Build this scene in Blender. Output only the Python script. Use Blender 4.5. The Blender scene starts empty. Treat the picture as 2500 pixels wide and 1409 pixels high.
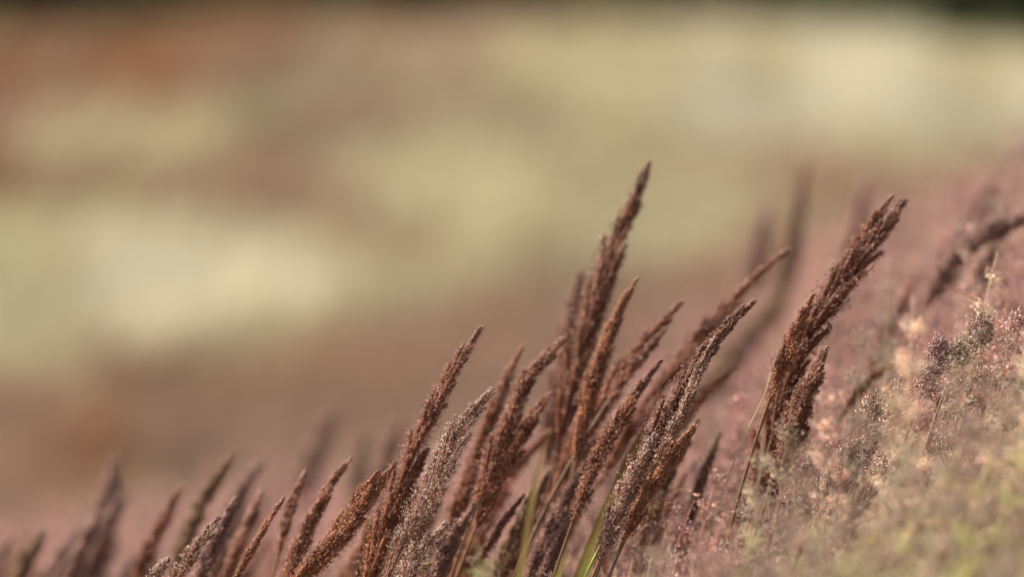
import bpy, math, random
import numpy as np
from mathutils import Vector, noise

SC = bpy.context.scene
COL = SC.collection
rng = np.random.default_rng(7)
random.seed(7)

# ------------------------------------------------------------------ camera, sky, sun, exposure
CAM = np.array([0.0, 0.0, 1.5])
PITCH = math.radians(-3.0)
LENS, SENSOR, FOCUS = 200.0, 36.0, 5.0
cd = bpy.data.cameras.new('camera')
cam = bpy.data.objects.new('camera', cd)
COL.objects.link(cam)
cam.location = CAM
cam.rotation_euler = (math.pi/2 + PITCH, 0, 0)
cd.lens, cd.sensor_width = LENS, SENSOR
cd.clip_start, cd.clip_end = 0.1, 2000
cd.dof.use_dof = True
cd.dof.focus_distance = FOCUS
cd.dof.aperture_fstop = 2.8
SC.camera = cam

SUN_EL, SUN_AZ = math.radians(40), math.radians(-74)      # azimuth from +Y, negative to the left
world = bpy.data.worlds.new('World')
SC.world = world
world.use_nodes = True
wn = world.node_tree
bg = wn.nodes['Background']
sky = wn.nodes.new('ShaderNodeTexSky')
sky.sky_type = 'NISHITA'
sky.sun_disc = False
sky.sun_elevation = SUN_EL
sky.sun_rotation = SUN_AZ
wn.links.new(sky.outputs[0], bg.inputs[0])
bg.inputs[1].default_value = 0.10
sl = bpy.data.lights.new('sun', 'SUN')
sl.energy = 5.0
sl.angle = math.radians(0.5)
sl.color = (1.0, 0.95, 0.87)
sun = bpy.data.objects.new('sun', sl)
COL.objects.link(sun)
sd = Vector((math.sin(SUN_AZ)*math.cos(SUN_EL), math.cos(SUN_AZ)*math.cos(SUN_EL), math.sin(SUN_EL)))
sun.rotation_euler = sd.to_track_quat('Z', 'Y').to_euler()
sun.location = (-6, 3, 8)
SC.view_settings.view_transform = 'Standard'
SC.view_settings.look = 'None'
SC.view_settings.gamma = 1.0
SC.view_settings.use_curve_mapping = False
SC.view_settings.exposure = 0.62
SC.render.engine = 'CYCLES'
SC.cycles.use_denoising = True
SC.cycles.max_bounces = 6
SC.cycles.transparent_max_bounces = 4

# ------------------------------------------------------------------ helpers
FWD = np.array([0, math.cos(PITCH), math.sin(PITCH)])
UPV = np.array([0, -math.sin(PITCH), math.cos(PITCH)])

def at(px, py, d):
    """world point that stands d metres in front of the camera on the line of sight of photo pixel px, py"""
    k = SENSOR/LENS/2500.0*d
    return CAM + FWD*d + np.array([1.0, 0, 0])*(px-1250)*k + UPV*(704.5-py)*k

def lin(r, g, b):
    f = lambda c: (c/255/12.92) if c/255 <= 0.04045 else ((c/255+0.055)/1.055)**2.4
    return np.array([f(r), f(g), f(b)])

def unit(v):
    return v/np.maximum(np.linalg.norm(v, axis=-1, keepdims=True), 1e-9)

def tag(o, label=None, cat=None, group=None, kind=None):
    if label: o['label'] = label
    if cat: o['category'] = cat
    if group: o['group'] = group
    if kind: o['kind'] = kind
    return o

class Geo:
    """collects vertices, triangles and a colour per vertex, then links them as one mesh object"""
    def __init__(s):
        s.v, s.f, s.c, s.n = [], [], [], 0
    def add(s, v, f, c):
        v = np.asarray(v, float).reshape(-1, 3)
        c = np.broadcast_to(np.asarray(c, float), (len(v), 3))
        s.v.append(v); s.f.append(np.asarray(f, int).reshape(-1, 3)+s.n); s.c.append(c); s.n += len(v)
    def mesh(s, name, mat, smooth=False):
        v = np.concatenate(s.v); f = np.concatenate(s.f); c = np.concatenate(s.c)
        me = bpy.data.meshes.new(name)
        me.vertices.add(len(v)); me.vertices.foreach_set('co', v.ravel())
        me.loops.add(len(f)*3); me.loops.foreach_set('vertex_index', f.ravel().astype(np.int32))
        me.polygons.add(len(f))
        me.polygons.foreach_set('loop_start', np.arange(0, len(f)*3, 3, dtype=np.int32))
        me.polygons.foreach_set('loop_total', np.full(len(f), 3, dtype=np.int32))
        if smooth: me.polygons.foreach_set('use_smooth', np.ones(len(f), dtype=bool))
        a = me.color_attributes.new('col', 'FLOAT_COLOR', 'POINT')
        a.data.foreach_set('color', np.concatenate([np.clip(c, 0, 1), np.ones((len(c), 1))], 1).ravel())
        me.update(); me.materials.append(mat)
        return me
    def obj(s, name, mat, parent=None, smooth=False, offset=None):
        if offset is not None: s.v = [v-offset for v in s.v]
        o = bpy.data.objects.new(name, s.mesh(name, mat, smooth))
        COL.objects.link(o)
        if parent is not None: o.parent = parent
        return o

def frame(D):
    a = np.where(np.abs(D[:, 1:2]) < 0.9, np.array([[0, 1.0, 0]]), np.array([[1.0, 0, 0]]))
    U = unit(np.cross(D, a)); W = np.cross(D, U)
    return U, W

def spindles(g, P, D, L, R, cb, ct, bend=None):
    """n three-sided grains: base colour cb, tip colour ct"""
    n = len(P)
    if n == 0: return
    D = unit(D); U, W = frame(D)
    L = np.broadcast_to(L, (n,))[:, None]; R = np.broadcast_to(R, (n,))[:, None]
    ph = rng.uniform(0, 2*math.pi, (n, 1))
    V = [P]
    for k in range(3):
        a = ph + k*2.0944
        V.append(P + D*L*0.42 + (U*np.cos(a)+W*np.sin(a))*R)
    tip = P + D*L
    if bend is not None: tip = tip + bend*L
    V.append(tip)
    V = np.stack(V, 1)
    cb = np.broadcast_to(cb, (n, 3)); ct = np.broadcast_to(ct, (n, 3))
    Cc = np.stack([cb, cb*.6+ct*.4, cb*.6+ct*.4, cb*.6+ct*.4, ct], 1)
    F = np.array([[0, 2, 1], [0, 3, 2], [0, 1, 3], [4, 1, 2], [4, 2, 3], [4, 3, 1]])
    F = (np.arange(n)[:, None, None]*5 + F[None]).reshape(-1, 3)
    g.add(V.reshape(-1, 3), F, Cc.reshape(-1, 3))

def tube(g, pts, r0, r1, c0, c1, sides=5):
    pts = np.asarray(pts, float); n = len(pts)
    T = unit(np.gradient(pts, axis=0)); U, W = frame(T)
    r = np.linspace(r0, r1, n)[:, None]; V = []
    for k in range(sides):
        a = 2*math.pi*k/sides
        V.append(pts + (U*math.cos(a)+W*math.sin(a))*r)
    V = np.stack(V, 1).reshape(-1, 3); F = []
    for i in range(n-1):
        for k in range(sides):
            a, b = i*sides+k, i*sides+(k+1) % sides
            F += [[a, b, b+sides], [a, b+sides, a+sides]]
    t = np.linspace(0, 1, n)[:, None]
    c = np.asarray(c0)*(1-t)+np.asarray(c1)*t
    g.add(V, F, np.repeat(c, sides, 0))

def blade(g, pts, w, c0, c1, side=None):
    """a grass leaf: a V-folded strip that tapers to a point"""
    pts = np.asarray(pts, float); n = len(pts)
    T = unit(np.gradient(pts, axis=0))
    if side is None:
        a = rng.uniform(0, 2*math.pi); side = np.array([math.cos(a), math.sin(a), 0.1])
    S_ = unit(side - T*(T@side)[:, None]); N = np.cross(T, S_)
    t = np.linspace(0, 1, n)[:, None]
    ww = w*np.minimum(1, (1-t)*2.2)*np.minimum(1, .35+t*5)
    V = np.stack([pts-S_*ww*.5+N*ww*.18, pts, pts+S_*ww*.5+N*ww*.18], 1).reshape(-1, 3)
    F = []
    for i in range(n-1):
        for k in (0, 1):
            a = i*3+k
            F += [[a, a+1, a+4], [a, a+4, a+3]]
    c = np.asarray(c0)*(1-t)+np.asarray(c1)*t
    g.add(V, F, np.repeat(c, 3, 0))

def spline(pts, n):
    """Catmull-Rom through pts, resampled evenly to n points"""
    P = np.asarray(pts, float)
    P = np.concatenate([[2*P[0]-P[1]], P, [2*P[-1]-P[-2]]])
    out = []
    for i in range(1, len(P)-2):
        t = np.linspace(0, 1, 16, endpoint=False)[:, None]
        out.append(.5*((2*P[i])+(-P[i-1]+P[i+1])*t+(2*P[i-1]-5*P[i]+4*P[i+1]-P[i+2])*t*t+(-P[i-1]+3*P[i]-3*P[i+1]+P[i+2])*t**3))
    out = np.concatenate(out+[P[-2:-1]])
    s = np.concatenate([[0], np.cumsum(np.linalg.norm(np.diff(out, axis=0), axis=1))])
    q = np.linspace(0, s[-1], n)
    return np.stack([np.interp(q, s, out[:, k]) for k in range(3)], 1), s[-1]

# ------------------------------------------------------------------ materials
def leafy(name, rough=0.55, trans=0.3, island=0.5, noise_scale=60.0, instance=0.0, spec=0.35):
    m = bpy.data.materials.new(name); m.use_nodes = True
    t = m.node_tree; t.nodes.clear()
    N, Lk = t.nodes.new, t.links.new
    out = N('ShaderNodeOutputMaterial'); mix = N('ShaderNodeMixShader')
    pr = N('ShaderNodeBsdfPrincipled'); tr = N('ShaderNodeBsdfTranslucent')
    at_ = N('ShaderNodeVertexColor'); at_.layer_name = 'col'
    geo = N('ShaderNodeNewGeometry')
    mr = N('ShaderNodeMapRange'); mr.inputs[3].default_value = 1-island; mr.inputs[4].default_value = 1+island
    Lk(geo.outputs['Random Per Island'], mr.inputs[0])
    no = N('ShaderNodeTexNoise'); no.inputs['Scale'].default_value = noise_scale
    tc = N('ShaderNodeTexCoord'); Lk(tc.outputs['Object'], no.inputs['Vector'])
    mr2 = N('ShaderNodeMapRange'); mr2.inputs[1].default_value = .3; mr2.inputs[2].default_value = .7
    mr2.inputs[3].default_value = .78; mr2.inputs[4].default_value = 1.22
    Lk(no.outputs[0], mr2.inputs[0])
    mul = N('ShaderNodeMath'); mul.operation = 'MULTIPLY'; Lk(mr.outputs[0], mul.inputs[0]); Lk(mr2.outputs[0], mul.inputs[1])
    val = mul.outputs[0]
    hs = N('ShaderNodeHueSaturation')
    if instance:
        oi = N('ShaderNodeObjectInfo')
        mr3 = N('ShaderNodeMapRange'); mr3.inputs[3].default_value = 1-instance; mr3.inputs[4].default_value = 1+instance
        Lk(oi.outputs['Random'], mr3.inputs[0])
        m2 = N('ShaderNodeMath'); m2.operation = 'MULTIPLY'; Lk(val, m2.inputs[0]); Lk(mr3.outputs[0], m2.inputs[1]); val = m2.outputs[0]
        mr4 = N('ShaderNodeMapRange'); mr4.inputs[3].default_value = .485; mr4.inputs[4].default_value = .53
        mo = N('ShaderNodeMath'); mo.operation = 'FRACT'
        mm = N('ShaderNodeMath'); mm.operation = 'MULTIPLY'; mm.inputs[1].default_value = 7.31
        Lk(oi.outputs['Random'], mm.inputs[0]); Lk(mm.outputs[0], mo.inputs[0]); Lk(mo.outputs[0], mr4.inputs[0]); Lk(mr4.outputs[0], hs.inputs['Hue'])
    Lk(at_.outputs[0], hs.inputs['Color']); Lk(val, hs.inputs['Value'])
    Lk(hs.outputs[0], pr.inputs['Base Color']); Lk(hs.outputs[0], tr.inputs[0])
    pr.inputs['Roughness'].default_value = rough
    pr.inputs['Specular IOR Level'].default_value = spec
    mix.inputs[0].default_value = trans
    Lk(pr.outputs[0], mix.inputs[1]); Lk(tr.outputs[0], mix.inputs[2]); Lk(mix.outputs[0], out.inputs[0])
    return m

M_PLUME = leafy('plume_spikelets', .5, .20, .32, 55, spec=.35)
M_STEM = leafy('grass_stem', .45, .12, .1, 40)
M_LEAF = leafy('grass_leaf', .5, .35, .15, 25)
M_FINE = leafy('fine_grass_heads', .45, .28, .55, 20, instance=.34, spec=.5)
M_FIELD = leafy('meadow_blades', .6, .35, .35, 1.7)
M_TREE = leafy('tree_foliage', .5, .2, .4, .6)

mg = bpy.data.materials.new('meadow_soil'); mg.use_nodes = True
t = mg.node_tree; pr = t.nodes['Principled BSDF']; pr.inputs['Roughness'].default_value = .95
va = t.nodes.new('ShaderNodeVertexColor'); va.layer_name = 'col'
no = t.nodes.new('ShaderNodeTexNoise'); no.inputs['Scale'].default_value = 9; no.inputs['Detail'].default_value = 8
mr = t.nodes.new('ShaderNodeMapRange'); mr.inputs[3].default_value = .55; mr.inputs[4].default_value = 1.35
mx = t.nodes.new('ShaderNodeHueSaturation')
bp = t.nodes.new('ShaderNodeBump'); bp.inputs['Strength'].default_value = .6; bp.inputs['Distance'].default_value = .05
tcg = t.nodes.new('ShaderNodeTexCoord'); t.links.new(tcg.outputs['Object'], no.inputs['Vector'])
t.links.new(no.outputs[0], mr.inputs[0]); t.links.new(va.outputs[0], mx.inputs['Color']); t.links.new(mr.outputs[0], mx.inputs['Value'])
t.links.new(mx.outputs[0], pr.inputs['Base Color']); t.links.new(no.outputs[0], bp.inputs['Height']); t.links.new(bp.outputs[0], pr.inputs['Normal'])

# ------------------------------------------------------------------ lie of the land
def smooth(a, b, x):
    t = np.clip((x-a)/(b-a), 0, 1); return t*t*(3-2*t)

SX = [-3, -1.2, -.5, -.06, .04, .18, .317, .416, .495, .8, 1.5, 3]
SZ = [.70, .76, .84, .94, 1.00, 1.07, 1.175, 1.25, 1.295, 1.40, 1.52, 1.58]
def canopy(x, y):
    """height of the fine grass tops on the near bank"""
    x = np.asarray(x, float); y = np.asarray(y, float)
    return np.interp(x, SX, SZ) - .05*np.maximum(0, y-6.5) - .10*np.maximum(0, 4.2-y)*smooth(-1.5, .5, x)

def ground(x, y):
    x = np.asarray(x, float); y = np.asarray(y, float)
    near = canopy(x, np.minimum(y, 10)) - .80
    far = -.56 + .176*(np.minimum(y, 24.0)-14) - .03*np.maximum(0, y-24) * (y < 80) - .03*56*(y >= 80)
    far = far + (.055 - .10*smooth(1.3, 2.1, x) - .05*smooth(-1.4, -2.1, x))*smooth(17, 24, y)
    k = smooth(8.5, 13.5, y)
    return near*(1-k)+far*k

# ------------------------------------------------------------------ what grows where on the far slope
SPEC = [lin(172, 138, 112), lin(162, 114, 72), lin(206, 191, 150), lin(208, 198, 156), lin(132, 138, 84), lin(232, 222, 192)]
# shares of mauve, rust, straw, lime, green and cream grass in each kind of patch:
# 0 mauve, 1 rust, 2 brown, 3 tan, 4 straw, 5 cream, 6 lime, 7 green, 8 ochre, 9 dark green
MIX = [(1, 0, 0, 0, 0, 0), (.1, .9, 0, 0, 0, 0), (.55, .35, .10, 0, 0, 0), (.45, .05, .45, .05, 0, 0), (.05, 0, .70, .25, 0, 0),
       (0, 0, .15, .05, 0, .80), (0, 0, .20, .70, 0, .10), (.25, 0, .10, .15, .50, 0), (.2, .5, .05, 0, .25, 0), (0, .1, 0, 0, .9, 0)]
# survey of the slope: sighting height, then the kinds of patch met across it from left to right; the first row is the crest
SURVEY = [
 (48, [8, 2, 2, 1, 1, 1, 1, 1, 1, 1, 1, 1, 1, 1, 2, 2, 7, 7, 7, 7, 9]),
 (80, [2, 2, 1, 1, 1, 1, 1, 1, 1, 1, 1, 1, 1, 1, 1, 2, 3, 3, 7, 7, 9]),
 (115, [2, 2, 1, 1, 1, 1, 1, 1, 1, 1, 1, 1, 2, 2, 3, 3, 4, 4, 3, 3, 7]),
 (160, [2, 2, 1, 1, 1, 1, 2, 2, 2, 3, 3, 4, 4, 4, 4, 4, 4, 4, 4, 4, 4]),
 (210, [1, 2, 1, 1, 2, 2, 3, 3, 3, 3, 4, 4, 4, 4, 5, 4, 5, 5, 5, 4, 5]),
 (260, [0, 3, 3, 2, 3, 7, 3, 3, 3, 3, 3, 4, 4, 5, 5, 5, 5, 5, 5, 5, 5]),
 (310, [2, 4, 4, 3, 4, 7, 2, 2, 3, 3, 3, 4, 4, 4, 5, 5, 5, 5, 5, 4, 3]),
 (360, [8, 4, 4, 4, 4, 2, 3, 4, 4, 4, 4, 4, 4, 4, 4, 3, 3, 4, 4, 4, 2]),
 (410, [8, 3, 2, 3, 3, 2, 3, 4, 4, 6, 6, 4, 4, 3, 3, 3, 2, 3, 3, 2, 2]),
 (460, [1, 1, 8, 2, 2, 2, 2, 3, 6, 6, 4, 4, 4, 4, 4, 3, 2, 2, 3, 0, 0]),
 (510, [4, 4, 4, 3, 3, 2, 3, 3, 4, 4, 4, 4, 4, 6, 6, 3, 3, 2, 0, 0, 0]),
 (560, [6, 4, 5, 4, 4, 4, 3, 3, 3, 4, 4, 4, 4, 4, 6, 3, 3, 0, 0, 0, 0]),
 (610, [6, 6, 5, 5, 5, 5, 4, 3, 3, 4, 4, 4, 6, 6, 3, 2, 0, 0, 0, 0, 0]),
 (660, [6, 4, 5, 5, 5, 5, 5, 4, 4, 4, 3, 3, 3, 2, 2, 0, 0, 0, 0, 0, 0]),
 (710, [6, 6, 5, 5, 5, 5, 5, 4, 4, 3, 3, 2, 2, 0, 0, 0, 0, 0, 0, 0, 0]),
 (760, [4, 4, 5, 5, 5, 4, 4, 3, 3, 2, 2, 0, 0, 0, 0, 0, 0, 0, 0, 0, 0]),
 (810, [6, 6, 4, 5, 4, 4, 3, 2, 2, 2, 0, 0, 0, 0, 0, 0, 0, 0, 0, 0, 0]),
 (860, [6, 4, 3, 3, 3, 3, 2, 2, 0, 0, 0, 0, 0, 0, 0, 0, 0, 0, 0, 0, 0]),
 (910, [3, 3, 2, 2, 2, 2, 2, 2, 2, 0, 0, 0, 0, 0, 0, 0, 0, 0, 0, 0, 0]),
 (960, [2, 2, 8, 2, 2, 2, 0, 0, 0, 0, 0, 0, 0, 0, 0, 0, 0, 0, 0, 0, 0]),
 (1020, [0, 2, 2, 0, 0, 0, 0, 0, 0, 0, 0, 0, 0, 0, 0, 0, 0, 0, 0, 0, 0]),
 (1100, [0, 1, 1, 0, 0, 0, 0, 0, 0, 0, 0, 0, 0, 0, 0, 0, 0, 0, 0, 0, 0]),
 (1250, [0, 0, 2, 3, 0, 0, 0, 0, 0, 0, 0, 0, 0, 0, 0, 0, 0, 0, 0, 0, 0]),
 (1400, [3, 3, 0, 0, 0, 0, 0, 0, 0, 0, 0, 0, 0, 0, 0, 0, 0, 0, 0, 0, 0]),
]
KY = np.array([float(h) for h, row in SURVEY]); KW = np.array([[MIX[k] for k in row] for h, row in SURVEY])
def far_point(px, py):
    lo, hi = 9.0, 60.0
    for _ in range(40):
        d = (lo+hi)/2; p = at(px, py, d)
        if p[2] < ground(p[0], p[1])+.04: hi = d
        else: lo = d
    return p
# each row lies at its own distance up the slope; columns are spaced evenly in metres along it
ROWY = np.array([min(26.0, far_point(1250, q)[1]) for q in KY]) + np.linspace(.0, .0, len(KY))
ROWD = ROWY*SENSOR/LENS/2
order = np.argsort(ROWY); ROWY = ROWY[order]; KW = KW[order]; ROWD = ROWD[order]
def species_weights(x, y):
    j = np.clip(np.searchsorted(ROWY, y)-1, 0, len(ROWY)-2)
    fy = np.clip((y-ROWY[j])/np.maximum(ROWY[j+1]-ROWY[j], 1e-6), 0, 1)[:, None]
    def row(k):
        u = np.clip((x/np.maximum(ROWD[k], .1)+1)*10, 0, 19.999); i = u.astype(int); f = (u-i)[:, None]
        return KW[k, i]*(1-f)+KW[k, i+1]*f
    w = row(j)*(1-fy)+row(j+1)*fy
    out = smooth(27, 40, y)[:, None] + smooth(4, 9, np.abs(x))[:, None]
    out = np.clip(out, 0, 1)
    return w*(1-out)+out*np.array([.5, .2, .15, .1, .05, 0])

# ------------------------------------------------------------------ ground
def axis(a, b, fine, far):
    v = [0.0]; s = fine
    while v[-1] < b: v.append(v[-1]+s); s = min(s*1.07, 60)
    w = [0.0]; s = fine
    while w[-1] > -a: w.append(w[-1]-s); s = min(s*1.07, 60)
    return np.array(w[:0:-1]+v)
gx = axis(800, 800, .12, 60); gy0 = np.concatenate([-axis(0, 300, .5, 60)[:0:-1], np.arange(0, 26, .15)]); 
s, v = .15, [26.0]
while v[-1] < 1200: v.append(v[-1]+s); s = min(s*1.08, 60)
gy = np.concatenate([gy0, v])
X, Y = np.meshgrid(gx, gy)
Z = ground(X.ravel(), Y.ravel())
W = species_weights(X.ravel(), Y.ravel())
colr = (W@np.array(SPEC))*.62
g = Geo(); nx = len(gx)
ii, jj = np.meshgrid(np.arange(nx-1), np.arange(len(gy)-1)); a = (jj*nx+ii).ravel()
F = np.concatenate([np.stack([a, a+1, a+nx+1], 1), np.stack([a, a+nx+1, a+nx], 1)])
g.add(np.stack([X.ravel(), Y.ravel(), Z], 1), F, colr)
tag(g.obj('ground', mg, smooth=True), kind='structure', label='rolling meadow ground under the grasses')

# ------------------------------------------------------------------ meadow grass on the far slope
def field(n, x0, x1, y0, y1, hmin, hmax, w, segs=3):
    x = rng.uniform(x0, x1, n); y = y0+(y1-y0)*rng.uniform(0, 1, n)
    # tufts: pull blades together
    cxy = rng.uniform(0, 1, (n//8+1, 2)); k = rng.integers(0, len(cxy), n)
    tuft = rng.uniform(0, 1, n) < .7
    tx = x0+(x1-x0)*cxy[k, 0]; ty = y0+(y1-y0)*cxy[k, 1]
    x = np.where(tuft, tx+rng.normal(0, .05, n), x); y = np.where(tuft, ty+rng.normal(0, .05, n), y)
    z = ground(x, y)-.01
    W = species_weights(x, y); cs = W.cumsum(1)
    kt = np.random.default_rng(3).uniform(0, 1, len(cxy))[k]
    u = np.where(tuft, kt, rng.uniform(0, 1, n))
    sp = np.minimum((u[:, None] > cs).sum(1), 5)
    c = np.array(SPEC)[sp]
    h = rng.uniform(hmin, hmax, n); a = rng.uniform(0, 2*math.pi, n)
    lean = np.stack([np.cos(a)*.3+.35, np.sin(a)*.3, np.zeros(n)], 1)
    sd_ = rng.uniform(0, 2*math.pi, n); S_ = np.stack([np.cos(sd_), np.sin(sd_), np.zeros(n)], 1)
    P0 = np.stack([x, y, z], 1); V = []; Cc = []
    ww = w*rng.uniform(.6, 1.3, n)
    for i, t_ in enumerate(np.linspace(0, 1, segs+1)):
        P = P0+np.array([0, 0, 1.])*(h*t_*(1-.15*t_))[:, None]+lean*(h*t_*t_*.8)[:, None]
        if i < segs:
            q = (ww*(1-t_*.6))[:, None]
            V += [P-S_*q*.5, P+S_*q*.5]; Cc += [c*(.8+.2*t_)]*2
        else: V.append(P); Cc.append(c)
    m = 2*segs+1; V = np.stack(V, 1).reshape(-1, 3); Cc = np.stack(Cc, 1).reshape(-1, 3)
    F = []
    for i in range(segs-1): F += [[2*i, 2*i+1, 2*i+3], [2*i, 2*i+3, 2*i+2]]
    F.append([2*segs-2, 2*segs-1, 2*segs])
    F = (np.arange(n)[:, None, None]*m+np.array(F)[None]).reshape(-1, 3)
    return V, F, Cc
g = Geo()
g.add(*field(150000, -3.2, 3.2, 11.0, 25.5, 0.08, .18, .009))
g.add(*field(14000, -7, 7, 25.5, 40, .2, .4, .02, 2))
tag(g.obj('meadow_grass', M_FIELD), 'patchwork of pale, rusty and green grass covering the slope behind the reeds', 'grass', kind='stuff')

# ------------------------------------------------------------------ dark wood beyond the crest
g = Geo()
for i in range(52):
    x = -26+(i%26)*2.1+(i//26)*1.05+rng.uniform(-.4, .4); y = 47+7*(i//26)+rng.uniform(-2, 2); zb = float(ground(x, y)); hgt = rng.uniform(6, 9)
    hgt *= 1.2; tube(g, [[x, y, zb-.1], [x+.1, y, zb+hgt*.4], [x+.3, y, zb+hgt*.85]], .22, .05, lin(70, 58, 44), lin(70, 58, 44), 6)
    for b in range(5):
        a = rng.uniform(0, 6.28); z0 = zb+hgt*rng.uniform(.2, .6)
        tube(g, [[x, y, z0], [x+math.cos(a)*1.0, y+math.sin(a)*1.0, z0+.7], [x+math.cos(a)*1.7, y+math.sin(a)*1.7, z0+1.6]], .07, .02, lin(70, 58, 44), lin(70, 58, 44), 4)
    n = 1900
    lob = rng.normal(0, 1, (11, 3))*np.array([1.3, 1.1, hgt*.24])+np.array([x, y, zb+hgt*.28]); lob[:4, 2] = zb+np.array([.5, 1, 1.5, 2])
    P = lob[rng.integers(0, 9, n)]+unit(rng.normal(0, 1, (n, 3)))*rng.uniform(.3, .95, (n, 1))
    P[:, 2] = np.maximum(P[:, 2], zb+.1)
    spindles(g, P, rng.normal(0, 1, (n, 3)), rng.uniform(.2, .42, n), .13, lin(120, 124, 76), lin(140, 144, 90))
tag(g.obj('woodland', M_TREE), 'dark green wood on the far side of the meadow crest', 'wood', kind='stuff')

# ------------------------------------------------------------------ reed grass
STYLE = {  # body colour, pale glume colour, share of pale grains (also paints in highlights and glints), grain length (m), radius
 'brown':  (lin(150, 88, 56), lin(230, 186, 160), .08, .0042, .00050),
 'dark':   (lin(130, 76, 50), lin(222, 178, 152), .07, .0042, .00055),
 'spark':  (lin(148, 92, 64), lin(250, 220, 198), .20, .0040, .00038),
 'orange': (lin(166, 100, 66), lin(226, 178, 140), .10, .0042, .00050),
 'mauve':  (lin(152, 108, 90), lin(206, 170, 150), .10, .0048, .00062),
 'olive':  (lin(146, 110, 80), lin(196, 164, 126), .10, .0048, .00062),
}
def profile(t):
    """half width of a plume, t = 0 at the tip, 1 at its foot"""
    return np.clip(np.interp(t, [0, .04, .15, .35, .6, .8, .93, 1], [.01, .08, .34, .76, 1, 1, .86, .5]), 0, 1)

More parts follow.
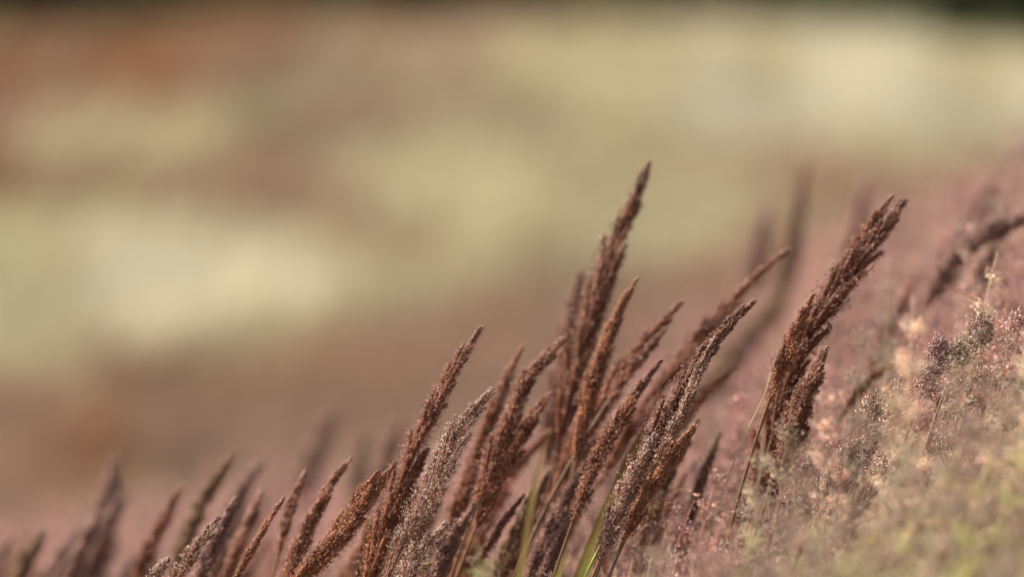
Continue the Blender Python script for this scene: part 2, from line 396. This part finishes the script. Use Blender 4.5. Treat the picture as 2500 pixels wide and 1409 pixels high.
def make_reed(pts, wpx, d, style='brown', label=None, split=True, dtilt=.0, flare=1.0, green=False, group='reed grass plumes leaning in the wind', bump=.13, stem_only=0.0):
    body, pale, share, gl, gr = STYLE[style]
    pts = list(pts); e = .22*len(pts)*np.subtract(pts[-1], pts[-2]); pts.append(tuple(np.array(pts[-1], float)+e+np.array([abs(e[0])*.12, 0])))
    n = len(pts); wpx = wpx*1.16
    if d > 5.04: d = 5+(d-5)*1.6
    W3 = [at(p[0], p[1], d+dtilt*(i/(n-1)-.5)) for i, p in enumerate(pts)]
    ax, L = spline(W3, 60)
    wid = wpx*SENSOR/LENS/2500*d*.5
    foot = ax[-1]; T = unit((ax[-1]-ax[-8])[None])[0]
    run = foot[2]-ground(foot[0], foot[1])
    bx = foot[0]+T[0]*run*.45; by = foot[1]+T[1]*run*.3+rng.uniform(-.03, .03)
    base = np.array([bx, by, float(ground(bx, by))-.02])
    run = np.linalg.norm(foot-base)
    h = np.linspace(0, 1, 22)[:, None]
    stem = (2*h**3-3*h**2+1)*foot+(h**3-2*h**2+h)*T*run+(-2*h**3+3*h**2)*base+(h**3-h**2)*np.array([-.05, 0, -1])*run
    root = bpy.data.objects.new('reed_plant', None); COL.objects.link(root); root.location = base
    root.empty_display_size = .05
    tag(root, label, 'reed', group, 'thing')
    sc_ = lin(128, 94, 62) if not green else lin(150, 170, 70)
    g = Geo(); tube(g, np.concatenate([stem[::-1], ax[::-1][8:20:4]]), .0019, .0011, lin(130, 108, 68), sc_, 6)
    for nd in (6, 12, 17):      # swollen nodes
        p = stem[nd]; tt = unit((stem[nd-1]-stem[nd+1])[None])[0]
        tube(g, [p-tt*.006, p-tt*.002, p+tt*.002, p+tt*.006], .0020, .0020, lin(120, 100, 60), lin(120, 100, 60), 6)
    g.obj('stem', M_STEM, root, True, base)
    for q in (7, 12, 16):
        p = stem[q]; a = rng.uniform(-.9, .9); out = np.array([math.cos(a)*.75+.3, math.sin(a), .0]); ln = rng.uniform(.16, .26)
        u = np.linspace(0, 1, 9)[:, None]
        lp = p+out*ln*u**1.3*.8+np.array([0, 0, 1])*ln*(.75*u-.85*u**2.2)
        g = Geo(); blade(g, lp, rng.uniform(.004, .007), lin(150, 158, 80), lin(190, 168, 104))
        g.obj('leaf', M_LEAF, root, True, base)
    # plume = central axis + branchlets, each branchlet a twig set with spikelets
    gp = Geo(); tube(gp, ax[::-1], .0011, .0003, sc_*.8, body, 5)
    plume_parts = []
    area = L*1e3*wid*2e3*.62
    blur = 236*abs(1-FOCUS/d)
    size = 1.0 if blur < 12 else (1.35 if blur < 30 else 1.8)
    total = int(np.clip(area*2.0/size**2, 200, 5200 if blur < 12 else 2000))
    nb = int(np.clip(L/.0068, 16, 34))
    tpos = np.linspace(1.0, .07, nb)+rng.normal(0, .008, nb)
    seglen = np.clip(L*(.14+.12*profile(tpos)), .012, .055)
    wts = seglen*(.45+profile(tpos)); wts /= wts.sum()
    N1, N2 = frame(np.array([unit((ax[0]-ax[-1])[None])[0]])); N1, N2 = N1[0], N2[0]
    az = rng.uniform(0, 6.28)
    for i in range(nb):
        t0 = np.clip(tpos[i], .02, 1); t1 = max(0.0, t0-seglen[i]/L)
        az += 2.4+rng.normal(0, .3)
        rad = N1*math.cos(az)+N2*math.sin(az)
        m = max(8, int(total*wts[i]))
        u = rng.uniform(0, 1, m)**.85
        tt = t0+(t1-t0)*u
        idx = tt*59; i0 = np.clip(idx.astype(int), 0, 58); fr = (idx-i0)[:, None]
        P = ax[i0]*(1-fr)+ax[i0+1]*fr
        bw = wid*profile(np.full(1, (t0+t1)/2))[0]*(1+rng.normal(0, bump))
        bw = max(bw, .0012)
        off = (u**.8)[:, None]*rad*bw*.66*flare
        jit = rng.normal(0, 1, (m, 3)); tang = unit(ax[i0]-ax[i0+1])
        jit -= tang*(jit*tang).sum(1)[:, None]
        loc = np.sin(np.clip(u*1.15, 0, 1)*math.pi)*.75+.25
        P = P+off+jit*(bw*.24*loc)[:, None]
        rdir = unit(jit+rad*.8)
        D = tang+rdir*(.26*flare)+rng.normal(0, .14*flare, (m, 3))
        col = body*rng.uniform(.65, 1.35, (m, 1))
        isp = rng.uniform(0, 1, m) < share+.6*np.exp(-tt*24)
        col = np.where(isp[:, None], pale*rng.uniform(.6, 1, (m, 1)), col)
        gg = gp if not split else Geo()
        tw = np.linspace(0, 1, 5); ti = np.clip((t0+(t1-t0)*tw)*59, 0, 59).astype(int)
        core = max(.0006, bw*(.14 if style != 'spark' else .03))
        cp = ax[ti]+(tw**.8)[:, None]*rad*bw*.60*flare
        tube(gg, cp[:4], core*.8, core, body*.95, body*.95, 5); tube(gg, cp[3:], core, .0002, body*.95, body*.9, 5)
        spindles(gg, P, D, gl*size*(.5+.5*np.minimum(1, tt/.12))*rng.uniform(.6, 1.15, m), gr*size*rng.uniform(.7, 1.2, m), col*.9, np.minimum(1, col*1.5+pale*.10))
        # awn-like bristle scales standing off the outline
        k = max(3, m//(3 if style != 'spark' else 2)); j = rng.integers(0, m, k)
        spindles(gg, P[j]+rdir[j]*bw*.10, tang[j]*.8+rdir[j]*.8*flare+rng.normal(0, .3, (k, 3)), gl*.95*size*(.5+.5*np.minimum(1, tt[j]/.12)), gr*.42*size, pale*.6, pale)
        if split: plume_parts.append(gg)
    po = gp.obj('plume', M_PLUME, root, False, base)
    for gg in plume_parts: gg.obj('branchlet', M_PLUME, po, False, base)
    return root

R = [
 ([(1587,393),(1545,500),(1500,600),(1450,740),(1420,850),(1392,960)], 100, 5.22, 'dark', 'tallest dark brown plume, its tip standing highest of all against the pale meadow'),
 ([(1522,600),(1490,680),(1452,770),(1420,880)], 46, 5.22, 'dark', 'short brown side plume pressed against the right flank of the tallest plume'),
 ([(1420,660),(1402,740),(1388,830),(1370,950),(1350,1060)], 96, 5.45, 'mauve', 'soft mauve brown plume close behind the left foot of the tallest plume'),
 ([(1557,677),(1518,750),(1485,830),(1450,930),(1424,1030)], 46, 5.13, 'orange', 'slim rusty plume with a thin crooked tip just right of the tallest plume'),
 ([(1478,868),(1455,940),(1430,1010),(1415,1080)], 30, 5.13, 'orange', 'small rusty plume hugging the foot of the slim crooked one'),
 ([(1665,738),(1608,800),(1555,860),(1500,935),(1445,1030),(1390,1130)], 74, 5.19, 'brown', 'full brown plume with a forked knobbly upper half'),
 ([(1625,802),(1575,862),(1540,905),(1505,950)], 30, 5.17, 'brown', 'short prong on the right of the forked knobbly plume'),
 ([(1925,608),(1868,655),(1800,725),(1735,795),(1660,880),(1590,970),(1530,1060)], 62, 5.26, 'brown', 'long thin brown plume stretching up right with a pale hooked tip'),
 ([(1843,733),(1795,780),(1735,845),(1690,915),(1640,1000),(1590,1090),(1545,1180)], 70, 5.02, 'dark', 'dark plume edged with bright bristles and a fine straw tip'),
 ([(1600,1060),(1565,1130),(1535,1190),(1510,1250),(1487,1310)], 50, 4.98, 'spark', 'glittering silvery plume hanging loose over the green stem'),
 ([(1745,825),(1718,880),(1690,950),(1660,1020),(1625,1085)], 24, 4.99, 'spark', 'thin line of silvery bristles along the right edge of the bristly dark plume'),
 ([(1700,1038),(1662,1085),(1620,1140),(1585,1200),(1552,1262)], 52, 4.99, 'orange', 'small sharp orange brown plume right of the silvery one'),
 ([(1800,898),(1740,942),(1690,990),(1645,1050),(1600,1120)], 40, 5.25, 'orange', 'smooth soft orange plume slanting low beside the pink grass'),
 ([(2212,486),(2160,560),(2108,625),(2050,700),(2000,775),(1955,855),(1925,940)], 108, 5.10, 'dark', 'thick dark plume with a pale twin tip, highest of the right hand group'),
 ([(2178,478),(2130,545),(2095,600),(2060,660)], 40, 5.12, 'brown', 'left prong of the thick dark plume'),
 ([(1985,720),(1955,790),(1925,860),(1900,920)], 46, 5.02, 'orange', 'rusty tuft on the left shoulder of the thick dark plume'),
 ([(2018,848),(1990,920),(1950,1000),(1925,1080),(1902,1150)], 78, 5.06, 'dark', 'dark plume hanging below the thick plume over the pink grass'),
 ([(2010,890),(1975,965),(1940,1040)], 32, 5.05, 'dark', 'narrow dark spike right of the lower hanging plume'),
 ([(1935,860),(1905,940),(1880,1040),(1870,1140),(1850,1200)], 96, 5.12, 'brown', 'ragged brown plume in the shade under the thick dark plume'),
 ([(1615,880),(1568,942),(1525,1005),(1490,1070),(1450,1140),(1425,1200)], 48, 5.07, 'brown', 'beaded brown plume between the knobbly and the bristly plume'),
 ([(1385,818),(1335,875),(1290,925),(1262,990),(1235,1060),(1200,1140)], 62, 5.11, 'brown', 'brown plume with a pale pointed tip left of the tallest plume'),
 ([(1345,962),(1295,1030),(1250,1100),(1215,1165),(1185,1230)], 64, 5.12, 'brown', 'curly brown plume below the pale tipped one'),
 ([(1274,848),(1240,920),(1208,1000),(1178,1080),(1145,1170),(1112,1270)], 50, 5.22, 'brown', 'smooth upright dark plume between the silver spray and the pale tipped plume'),
 ([(1345,1050),(1285,1110),(1232,1180),(1190,1260),(1150,1340),(1110,1440)], 82, 5.28, 'orange', 'broad soft rusty plume low in the middle of the clump'),
 ([(1175,798),(1132,868),(1085,945),(1050,1015),(1015,1090),(985,1170),(950,1260),(920,1350)], 76, 5.07, 'brown', 'tall tapering brown plume with a pale needle tip, left of the clump'),
 ([(1046,1096),(1020,1150),(998,1205),(970,1270)], 28, 5.07, 'brown', 'thin spur on the right flank of the tall tapering plume'),
 ([(1203,950),(1160,1000),(1115,1060),(1085,1130),(1052,1200),(1020,1265),(985,1330)], 66, 5.0, 'spark', 'feathery silver brown plume in crisp focus beside the tall tapering one'),
 ([(1092,1278),(1055,1320),(1020,1370),(985,1430)], 64, 4.97, 'spark', 'silvery feathered plume lowest in the middle at the bottom edge'),
 ([(967,1128),(925,1180),(885,1240),(835,1305),(780,1365),(725,1425)], 60, 5.02, 'orange', 'orange brown plume in crisp focus with a fine copper tip'),
 ([(925,1150),(885,1200),(850,1255),(800,1320)], 34, 5.03, 'orange', 'narrow coppery plume lying along the crisp orange one'),
 ([(857,1120),(812,1180),(778,1240),(745,1310),(705,1400),(690,1440)], 46, 5.10, 'brown', 'slim brown plume with a pale bead at its tip'),
 ([(745,1150),(725,1200),(705,1255),(690,1310)], 30, 5.16, 'brown', 'short brown plume with a dull tip left of the beaded one'),
 ([(695,1216),(660,1265),(625,1325),(585,1395)], 20, 5.01, 'orange', 'thinnest sharp copper spike near the bottom edge'),
 ([(640,1200),(615,1260),(585,1330),(550,1410)], 38, 5.27, 'brown', 'soft brown plume behind the thin copper spike'),
 ([(575,1215),(548,1280),(515,1350),(480,1430)], 46, 5.12, 'mauve', 'pinkish plume with a pale tip at the lower left'),
 ([(538,1262),(500,1310),(465,1360),(430,1420)], 34, 5.0, 'spark', 'small glittering plume at the lower left in crisp focus'),
 ([(410,1365),(390,1390),(370,1425)], 30, 5.01, 'spark', 'sparkling plume tip peeping in at the bottom left'),
 ([(575,1105),(530,1170),(485,1245),(450,1330),(430,1400)], 44, 5.38, 'olive', 'blurred olive brown plume leaning at the lower left'),
 ([(640,1130),(595,1190),(565,1260),(540,1340)], 46, 5.55, 'mauve', 'faint blurred brown plume behind the olive one'),
 ([(440,1190),(405,1260),(370,1330),(335,1410)], 46, 5.40, 'brown', 'blurred brown plume, second from the far left group'),
 ([(282,1120),(268,1200),(252,1290),(230,1400)], 84, 5.75, 'mauve', 'wide blurred plume standing nearly upright far left'),
 ([(105,1300),(75,1350),(50,1400),(35,1440)], 48, 5.5, 'olive', 'blurred dark plume tip in the bottom left corner'),
 ([(1965,395),(1950,490),(1930,600),(1905,720)], 54, 6.3, 'olive', 'tall faint olive plume far behind the hooked tip'),
 ([(1872,505),(1855,590),(1835,680)], 50, 6.5, 'mauve', 'pale ghostly plume left of the tall olive one'),
 ([(2112,440),(2098,520),(2078,600),(2050,700)], 46, 6.1, 'mauve', 'faint reddish plume behind the thick dark plume'),
 ([(2440,430),(2390,510),(2340,590),(2300,680),(2275,780)], 60, 6.0, 'mauve', 'blurred mauve plume at the right behind the arching one'),
 ([(2540,520),(2470,545),(2400,578),(2340,625),(2295,690)], 60, 5.38, 'mauve', 'arching mauve brown plume reaching in at the right edge'),
 ([(2450,570),(2420,620),(2395,680),(2380,740)], 44, 5.42, 'mauve', 'dull plume hanging below the arching one at the right edge'),
 ([(2228,680),(2200,740),(2165,810),(2130,890)], 34, 5.5, 'brown', 'thin blurred reddish plume right of the thick dark plume'),
 ([(2205,872),(2160,900),(2115,935),(2080,980)], 28, 5.2, 'orange', 'short orange spike lying over the pink grass at the right'),
 ([(1890,735),(1850,790),(1805,850),(1750,930)], 80, 6.1, 'olive', 'broad blurred brown plume behind the bristly one'),
 ([(815,990),(790,1060),(760,1140),(740,1220)], 56, 6.3, 'mauve', 'faint mauve plume far behind, left of the tall tapering one'),
 ([(895,1050),(880,1120),(865,1200),(850,1290)], 44, 6.2, 'olive', 'faint olive plume beside the far mauve one'),
 ([(985,1010),(960,1080),(935,1160),(905,1250)], 50, 6.0, 'mauve', 'faint brown plume just left of the tall tapering one'),
 ([(1280,1210),(1240,1260),(1200,1320),(1170,1370)], 26, 5.12, 'dark', 'dark bare spike low in the middle over the pink grass'),
 ([(1500,1020),(1465,1080),(1420,1150),(1380,1230)], 66, 5.3, 'dark', 'shaded brown plume low between the beaded and the curly plume'),
 ([(1440,990),(1400,1070),(1360,1150),(1330,1230)], 58, 5.35, 'brown', 'dim brown plume in the heart of the clump'),
 ([(1080,1190),(1050,1260),(1010,1340),(980,1420)], 50, 5.3, 'dark', 'shaded plume behind the feathery silver one'),
 ([(930,1230),(900,1300),(875,1370),(850,1440)], 54, 5.2, 'brown', 'plain brown plume right of the crisp orange one at the bottom'),
 ([(1640,1000),(1590,1080),(1560,1150),(1520,1230)], 50, 5.3, 'mauve', 'mauve plume behind the silver one'),
]
for pts, w, d, st, lb in R:
    make_reed(pts, w, d, st, lb, split=(236*abs(1-FOCUS/d) < 20), dtilt=rng.uniform(-.03, .03), flare=1.45 if st == 'spark' else 1.0)

# looser plumes that fill the thicket behind
LAND = [((1587,393),'tallest dark plume'), ((1557,677),'slim crooked rusty plume'), ((1665,738),'knobbly forked plume'), ((1843,733),'bristly dark plume'),
 ((1615,880),'beaded brown plume'), ((1385,818),'pale tipped brown plume'), ((1175,798),'tall tapering plume'), ((1203,950),'feathery silver plume'),
 ((967,1128),'crisp orange plume'), ((857,1120),'beaded tip plume'), ((695,1216),'sharp copper spike'), ((1600,1060),'glittering silvery plume'), ((1700,1038),'small sharp orange plume'),
 ((282,1120),'wide upright far left plume'), ((575,1105),'olive brown plume at lower left'), ((105,1300),'plume in the left corner')]
used = {}
for i in range(64):
    px = rng.uniform(640, 1760); line = 1400-(px-640)*.36
    py = line+rng.uniform(-90, 190); d = rng.choice([rng.uniform(5.06, 5.3), rng.uniform(5.2, 6.2)])
    if i >= 46: px = rng.uniform(20, 720); py = rng.uniform(1160, 1380)+max(0, 300-px)*.3; d = rng.uniform(5.35, 5.8)
    ln = rng.uniform(240, 380); sl_ = rng.uniform(.35, .62)
    pts = [(px, py), (px-ln*sl_*.36, py+ln*.33), (px-ln*sl_*.66, py+ln*.66), (px-ln*sl_*.9, py+ln)]
    (lx, ly), ln_ = min(LAND, key=lambda q: math.hypot(q[0][0]-px, q[0][1]-py))
    wv = rng.uniform(34, 62); stl = random.choice(['brown', 'mauve', 'brown', 'orange', 'olive'] if i < 46 else ['mauve', 'brown', 'mauve'])
    rel = ('right of' if px > lx else 'left of') if abs(px-lx) > abs(py-ly) else ('lower than' if py > ly else 'higher than')
    size_ = 'slim' if wv < 43 else ('broad' if wv > 53 else 'middling')
    lb = 'soft %s %s plume, its tip just %s the %s' % (size_, {'orange': 'rusty', 'mauve': 'mauve'}.get(stl, stl), rel, ln_)
    if lb in used: lb = lb.replace('just ', '').replace('soft', 'blurred')
    if lb in used: lb = lb.replace('blurred', 'dim').replace('its tip ', '')
    if lb in used: lb = lb.replace('dim', 'bushy')
    used[lb] = 1
    make_reed(pts, wv, d, stl, lb, split=False, group='blurred reed plumes in the thicket')

# ------------------------------------------------------------------ fine bent grass (open misty heads)
FINE = {'pink': (lin(186, 138, 124), lin(234, 204, 190), lin(160, 130, 100)),
        'straw': (lin(190, 160, 136), lin(222, 202, 182), lin(176, 150, 116)),
        'green': (lin(196, 186, 122), lin(230, 218, 168), lin(166, 156, 100))}
def fine_head(g, ax, kind, gs=1.0, spread=.03, dens=1.0):
    body, pale, st = FINE[kind]
    n = len(ax); L = np.linalg.norm(np.diff(ax, axis=0), axis=1).sum()
    T = unit(np.gradient(ax, axis=0)); wind = np.array([.5, .0, .1])
    tube(g, ax, .0007*gs, .0003, st, body, 3)
    az = 0
    for t_ in np.linspace(.02, .97, int(15*dens)):
        i = min(n-1, int(t_*(n-1))); U, Wv = frame(T[i:i+1]); U, Wv = U[0], Wv[0]
        for b in range(4 if t_ < .8 else 3):
            az += 2.4+rng.normal(0, .2)
            bl = spread*(1.15-t_)*rng.uniform(.6, 1.3)+.006
            out = unit((T[i]*.9+(U*math.cos(az)+Wv*math.sin(az))*.9+wind*.6+rng.normal(0, .1, 3))[None])[0]
            u = np.linspace(0, 1, 4)[:, None]
            br = ax[i]+out*bl*u+T[i]*bl*.25*u**2
            tube(g, br, .00022*gs, .00014*gs, body, body, 3)
            m = rng.integers(7, 13)
            uu = rng.uniform(.35, 1.05, (m, 1))
            P = ax[i]+out*bl*uu+T[i]*bl*.25*uu**2+rng.normal(0, .0018, (m, 3))
            c = body*rng.uniform(.7, 1.3, (m, 1)); isp = rng.uniform(0, 1, (m, 1)) < .3
            c = np.where(isp, pale, c)
            spindles(g, P, out+rng.normal(0, .45, (m, 3)), .0034*gs*rng.uniform(.7, 1.3, m), .00052*gs, c, np.minimum(1, c*1.25))

def fine_template(kind, k, H=.80):
    g = Geo(); body, pale, st = FINE[kind]
    lean = rng.uniform(.12, .34); side = rng.uniform(-.10, .10)
    h = np.linspace(0, 1, 26)[:, None]
    path = np.array([[lean, side, 0]])*h**2*.9 + np.array([[0, 0, H]])*h*(1-.06*h)
    tube(g, path[:19:3], .0009, .0007, st, st, 3)
    fine_head(g, path[17:], kind, 1.12, rng.uniform(.022, .036), 1.3)
    for b in range(4):
        a = rng.uniform(0, 6.28); ln = rng.uniform(.2, .45); u = np.linspace(0, 1, 6)[:, None]
        o = np.array([math.cos(a)*.5+.35, math.sin(a)*.5, 0])
        lp = path[int(rng.uniform(0, 10))]+o*ln*u**1.4+np.array([0, 0, ln])*(u-.35*u**2)
        blade(g, lp, rng.uniform(.0025, .0045), st*.9, st*1.1+.02)
    o = bpy.data.objects.new('fine_'+kind, g.mesh('fine_'+kind, M_FINE))
    return o

def scatter(name, P, rot, scl, idx, templates, label, cat):
    tc_ = bpy.data.collections.new(name+'_kinds')
    for o in templates: tc_.objects.link(o)
    me = bpy.data.meshes.new(name); me.vertices.add(len(P)); me.vertices.foreach_set('co', P.ravel())
    a = me.attributes.new('rot', 'FLOAT_VECTOR', 'POINT'); a.data.foreach_set('vector', rot.ravel())
    a = me.attributes.new('scl', 'FLOAT', 'POINT'); a.data.foreach_set('value', scl)
    a = me.attributes.new('idx', 'INT', 'POINT'); a.data.foreach_set('value', idx.astype(np.int32))
    me.update()
    o = bpy.data.objects.new(name, me); COL.objects.link(o)
    ng = bpy.data.node_groups.new(name, 'GeometryNodeTree')
    ng.interface.new_socket('Geometry', in_out='INPUT', socket_type='NodeSocketGeometry')
    ng.interface.new_socket('Geometry', in_out='OUTPUT', socket_type='NodeSocketGeometry')
    N, Lk = ng.nodes.new, ng.links.new
    gi, go = N('NodeGroupInput'), N('NodeGroupOutput')
    iop = N('GeometryNodeInstanceOnPoints'); ci = N('GeometryNodeCollectionInfo')
    ci.inputs[0].default_value = tc_; ci.inputs['Separate Children'].default_value = True; ci.inputs['Reset Children'].default_value = True
    def attr(n, ty):
        q = N('GeometryNodeInputNamedAttribute'); q.data_type = ty; q.inputs[0].default_value = n; return q.outputs[0]
    Lk(gi.outputs[0], iop.inputs['Points']); Lk(ci.outputs[0], iop.inputs['Instance'])
    iop.inputs['Pick Instance'].default_value = True
    Lk(attr('idx', 'INT'), iop.inputs['Instance Index'])
    e = N('FunctionNodeEulerToRotation'); Lk(attr('rot', 'FLOAT_VECTOR'), e.inputs[0]); Lk(e.outputs[0], iop.inputs['Rotation'])
    Lk(attr('scl', 'FLOAT'), iop.inputs['Scale'])
    Lk(iop.outputs[0], go.inputs[0])
    md = o.modifiers.new('scatter', 'NODES'); md.node_group = ng
    tag(o, label, cat, kind='stuff')
    return o

def patch_noise(x, y, s, o):
    return np.array([noise.noise(Vector((a*s+o, b*s, o))) for a, b in zip(x, y)])

def mass(n, x0, x1, y0, y1):
    x = rng.uniform(x0, x1, n); y = rng.uniform(y0, y1, n)
    return x, y
bands = [mass(2400, -.1, 1.2, 3.6, 4.66), mass(900, -.02, .6, 4.3, 4.70), mass(260, .1, 1.1, 4.82, 5.16), mass(2900, -.15, 1.1, 5.17, 5.75), mass(2200, -.6, 1.3, 5.7, 7.2), mass(2800, -1.1, 1.6, 7.2, 9.4)]
x = np.concatenate([b[0] for b in bands]); y = np.concatenate([b[1] for b in bands]); n1 = len(x)
keep = (patch_noise(x, y, 8.0, 50) > -.20) | (y > 6)      # small gaps between the tufts
keep &= ~((x < -.03) & (y < 5.0))            # nothing stands between the lens and the crisp plumes on the left
x, y = x[keep], y[keep]
top = canopy(x, y)+.045+.055*np.exp(-((x-.10)/.13)**2)*(y < 4.9)+.05*patch_noise(x, y, 3.0, 3)+np.clip(rng.normal(0, .018, len(x)), -.04, .03)
gz = ground(x, y)
scl = (top-gz)/.78
# pink behind and to the left, straw and green towards the viewer and the right
q = patch_noise(x, y, 2.6, 11)+(5.15-y)*.28+.30*(x-.30)
kind = np.where(q < .10, 0, np.where(q+.9*patch_noise(x, y, 4.5, 31) < .66, 1, 2))
rot = np.stack([rng.normal(0, .07, len(x)), rng.normal(.06, .07, len(x)), rng.normal(0, .5, len(x))], 1)
P = np.stack([x, y, gz], 1)
names = [('pink', 'pink_bent_grass', 'misty pink brown bent grass heads massed on the bank'),
         ('straw', 'straw_bent_grass', 'pale straw coloured bent grass heads towards the viewer'),
         ('green', 'green_bent_grass', 'yellow green bent grass heads at the lower right')]
for k, (kd, nm, lb) in enumerate(names):
    tm = [fine_template(kd, j) for j in range(7)]
    s_ = kind == k
    scatter(nm, P[s_], rot[s_], scl[s_], rng.integers(0, 7, s_.sum()), tm, lb, 'bent grass')

# ------------------------------------------------------------------ bent grass heads that stand out crisply
B = [(2385, 785, 70, 'pink', 'dark pink round bent grass head standing high at the right'),
 (2470, 780, 60, 'pink', 'small bent grass head at the right edge beside the round one'),
 (2285, 835, 60, 'pink', 'plum coloured bent grass head left of the round one'),
 (2335, 850, 50, 'straw', 'pale straw bent grass head right of the plum coloured one'),
 (2262, 895, 60, 'pink', 'silvery pink bent grass head below the plum coloured one'),
 (2385, 915, 60, 'pink', 'scattered pink bent grass head under the round one'),
 (2185, 945, 90, 'pink', 'bright pink feathery bent grass head, largest of the crisp ones'),
 (2122, 980, 50, 'pink', 'little pink bent grass tuft left of the bright feathery one'),
 (2115, 1050, 80, 'straw', 'straw coloured bent grass head below the bright feathery one'),
 (2205, 1070, 90, 'green', 'yellow green bent grass head below the bright feathery one'),
 (2065, 1105, 70, 'straw', 'pale star shaped bent grass head over the pink haze'),
 (2145, 1130, 60, 'pink', 'pale pink bent grass head among the straw ones'),
 (2010, 1170, 50, 'straw', 'tiny straw bent grass sprig lowest left of the crisp heads'),
 (2470, 1010, 110, 'straw', 'curly golden bent grass head at the right edge'),
 (2400, 1110, 80, 'straw', 'golden star shaped bent grass head near the right edge'),
 (2360, 1275, 50, 'green', 'small green bent grass sprig low at the right'),
 (2470, 1300, 60, 'green', 'green bent grass sprig in the lower right corner'),
 (2070, 1345, 70, 'straw', 'straw bent grass head at the bottom edge')]
for px, py, hpx, kd, lb in B:
    d = 5.0+rng.uniform(-.05, .05); top = at(px+hpx*.2, py, d); L = hpx*SENSOR/LENS/2500*d*1.7
    gz_ = float(ground(top[0]-.16, top[1]))
    base = np.array([top[0]-.16, top[1], gz_-.01])
    root = bpy.data.objects.new('bent_grass_plant', None); COL.objects.link(root); root.location = base
    tag(root, lb, 'bent grass', 'crisp bent grass heads on the bank', 'thing')
    h = np.linspace(0, 1, 80)[:, None]
    path = base+(top-base)*np.concatenate([h**2, h**2, h*(1.04-.04*h)], 1)
    path[:, 1] = base[1]+(top[1]-base[1])*h[:, 0]
    s = np.concatenate([[0], np.cumsum(np.linalg.norm(np.diff(path, axis=0), axis=1))])
    i = int(np.searchsorted(s, s[-1]-L))
    g = Geo(); tube(g, path[:i+1:2], .0009, .0006, FINE[kd][2], FINE[kd][2], 4); g.obj('stem', M_STEM, root, True, base)
    g = Geo(); q = np.linspace(s[i], s[-1], 14); axh = np.stack([np.interp(q, s, path[:, k]) for k in range(3)], 1)
    fine_head(g, axh, kd, 1.15, L*.30, .9); g.obj('flower_head', M_FINE, root, False, base)
    g = Geo(); u = np.linspace(0, 1, 7)[:, None]
    blade(g, path[20]+np.array([.12, .02, 0])*u**1.4+np.array([0, 0, .14])*(u-.5*u**2), .003, FINE[kd][2], FINE[kd][2]); g.obj('leaf', M_LEAF, root, True, base)

# ------------------------------------------------------------------ bare stalks and green blades seen on their own
def stalk(pts, d, w, c, name, label, cat, leafy_=False):
    W3 = [at(p[0], p[1], d) for p in pts]
    ax, L = spline(W3, 24); foot = ax[-1]; T = unit((ax[-1]-ax[-4])[None])[0]
    run = foot[2]-ground(foot[0], foot[1]); base = np.array([foot[0]+T[0]*run*.4, foot[1], 0]); base[2] = float(ground(base[0], base[1]))-.01
    run = np.linalg.norm(foot-base); h = np.linspace(0, 1, 16)[1:, None]
    st = (2*h**3-3*h**2+1)*foot+(h**3-2*h**2+h)*T*run+(-2*h**3+3*h**2)*base+(h**3-h**2)*np.array([0, 0, -1])*run
    path = np.concatenate([ax, st])[::-1]; g = Geo()
    if leafy_: blade(g, path, w, c, c*1.15, np.array([.9, .3, 0]))
    else: tube(g, path, w*.6, w*.25, c, c*1.1, 5)
    g.v = [v-base for v in g.v]
    o = bpy.data.objects.new(name, g.mesh(name, M_LEAF if leafy_ else M_STEM, True)); COL.objects.link(o); o.location = base
    tag(o, label, cat, kind='thing')
stalk([(1882, 905), (1868, 960), (1835, 1030), (1795, 1120), (1765, 1205)], 5.0, .0016, lin(206, 190, 130), 'grass_stalk', 'long bare straw coloured stalk crossing in front of the ragged plume', 'stalk')
stalk([(1345, 1040), (1325, 1110), (1305, 1190), (1290, 1280)], 4.6, .0055, lin(150, 124, 74), 'grass_shoot', 'soft yellow green blade standing upright in the middle of the clump', 'grass shoot', True)
stalk([(1590, 1010), (1560, 1070), (1530, 1130)], 5.2, .006, lin(128, 108, 56), 'grass_shoot', 'olive blade tucked behind the silvery plume', 'grass shoot', True)
stalk([(1486, 1290), (1462, 1340), (1435, 1395), (1415, 1440)], 5.0, .0036, lin(150, 178, 62), 'grass_stalk', 'vivid green stalk beneath the silvery plume', 'stalk')
stalk([(1470, 1280), (1440, 1350), (1420, 1420)], 4.62, .006, lin(130, 126, 60), 'grass_shoot', 'wide blurred green blade beside the vivid green stalk', 'grass shoot', True)
stalk([(1390, 1330), (1372, 1380), (1350, 1440)], 4.7, .005, lin(140, 132, 66), 'grass_shoot', 'short yellow green blade near the bottom edge', 'grass shoot', True)
stalk([(1270, 1370), (1262, 1400), (1250, 1450)], 4.8, .004, lin(126, 132, 60), 'grass_shoot', 'small green blade poking up at the bottom edge', 'grass shoot', True)
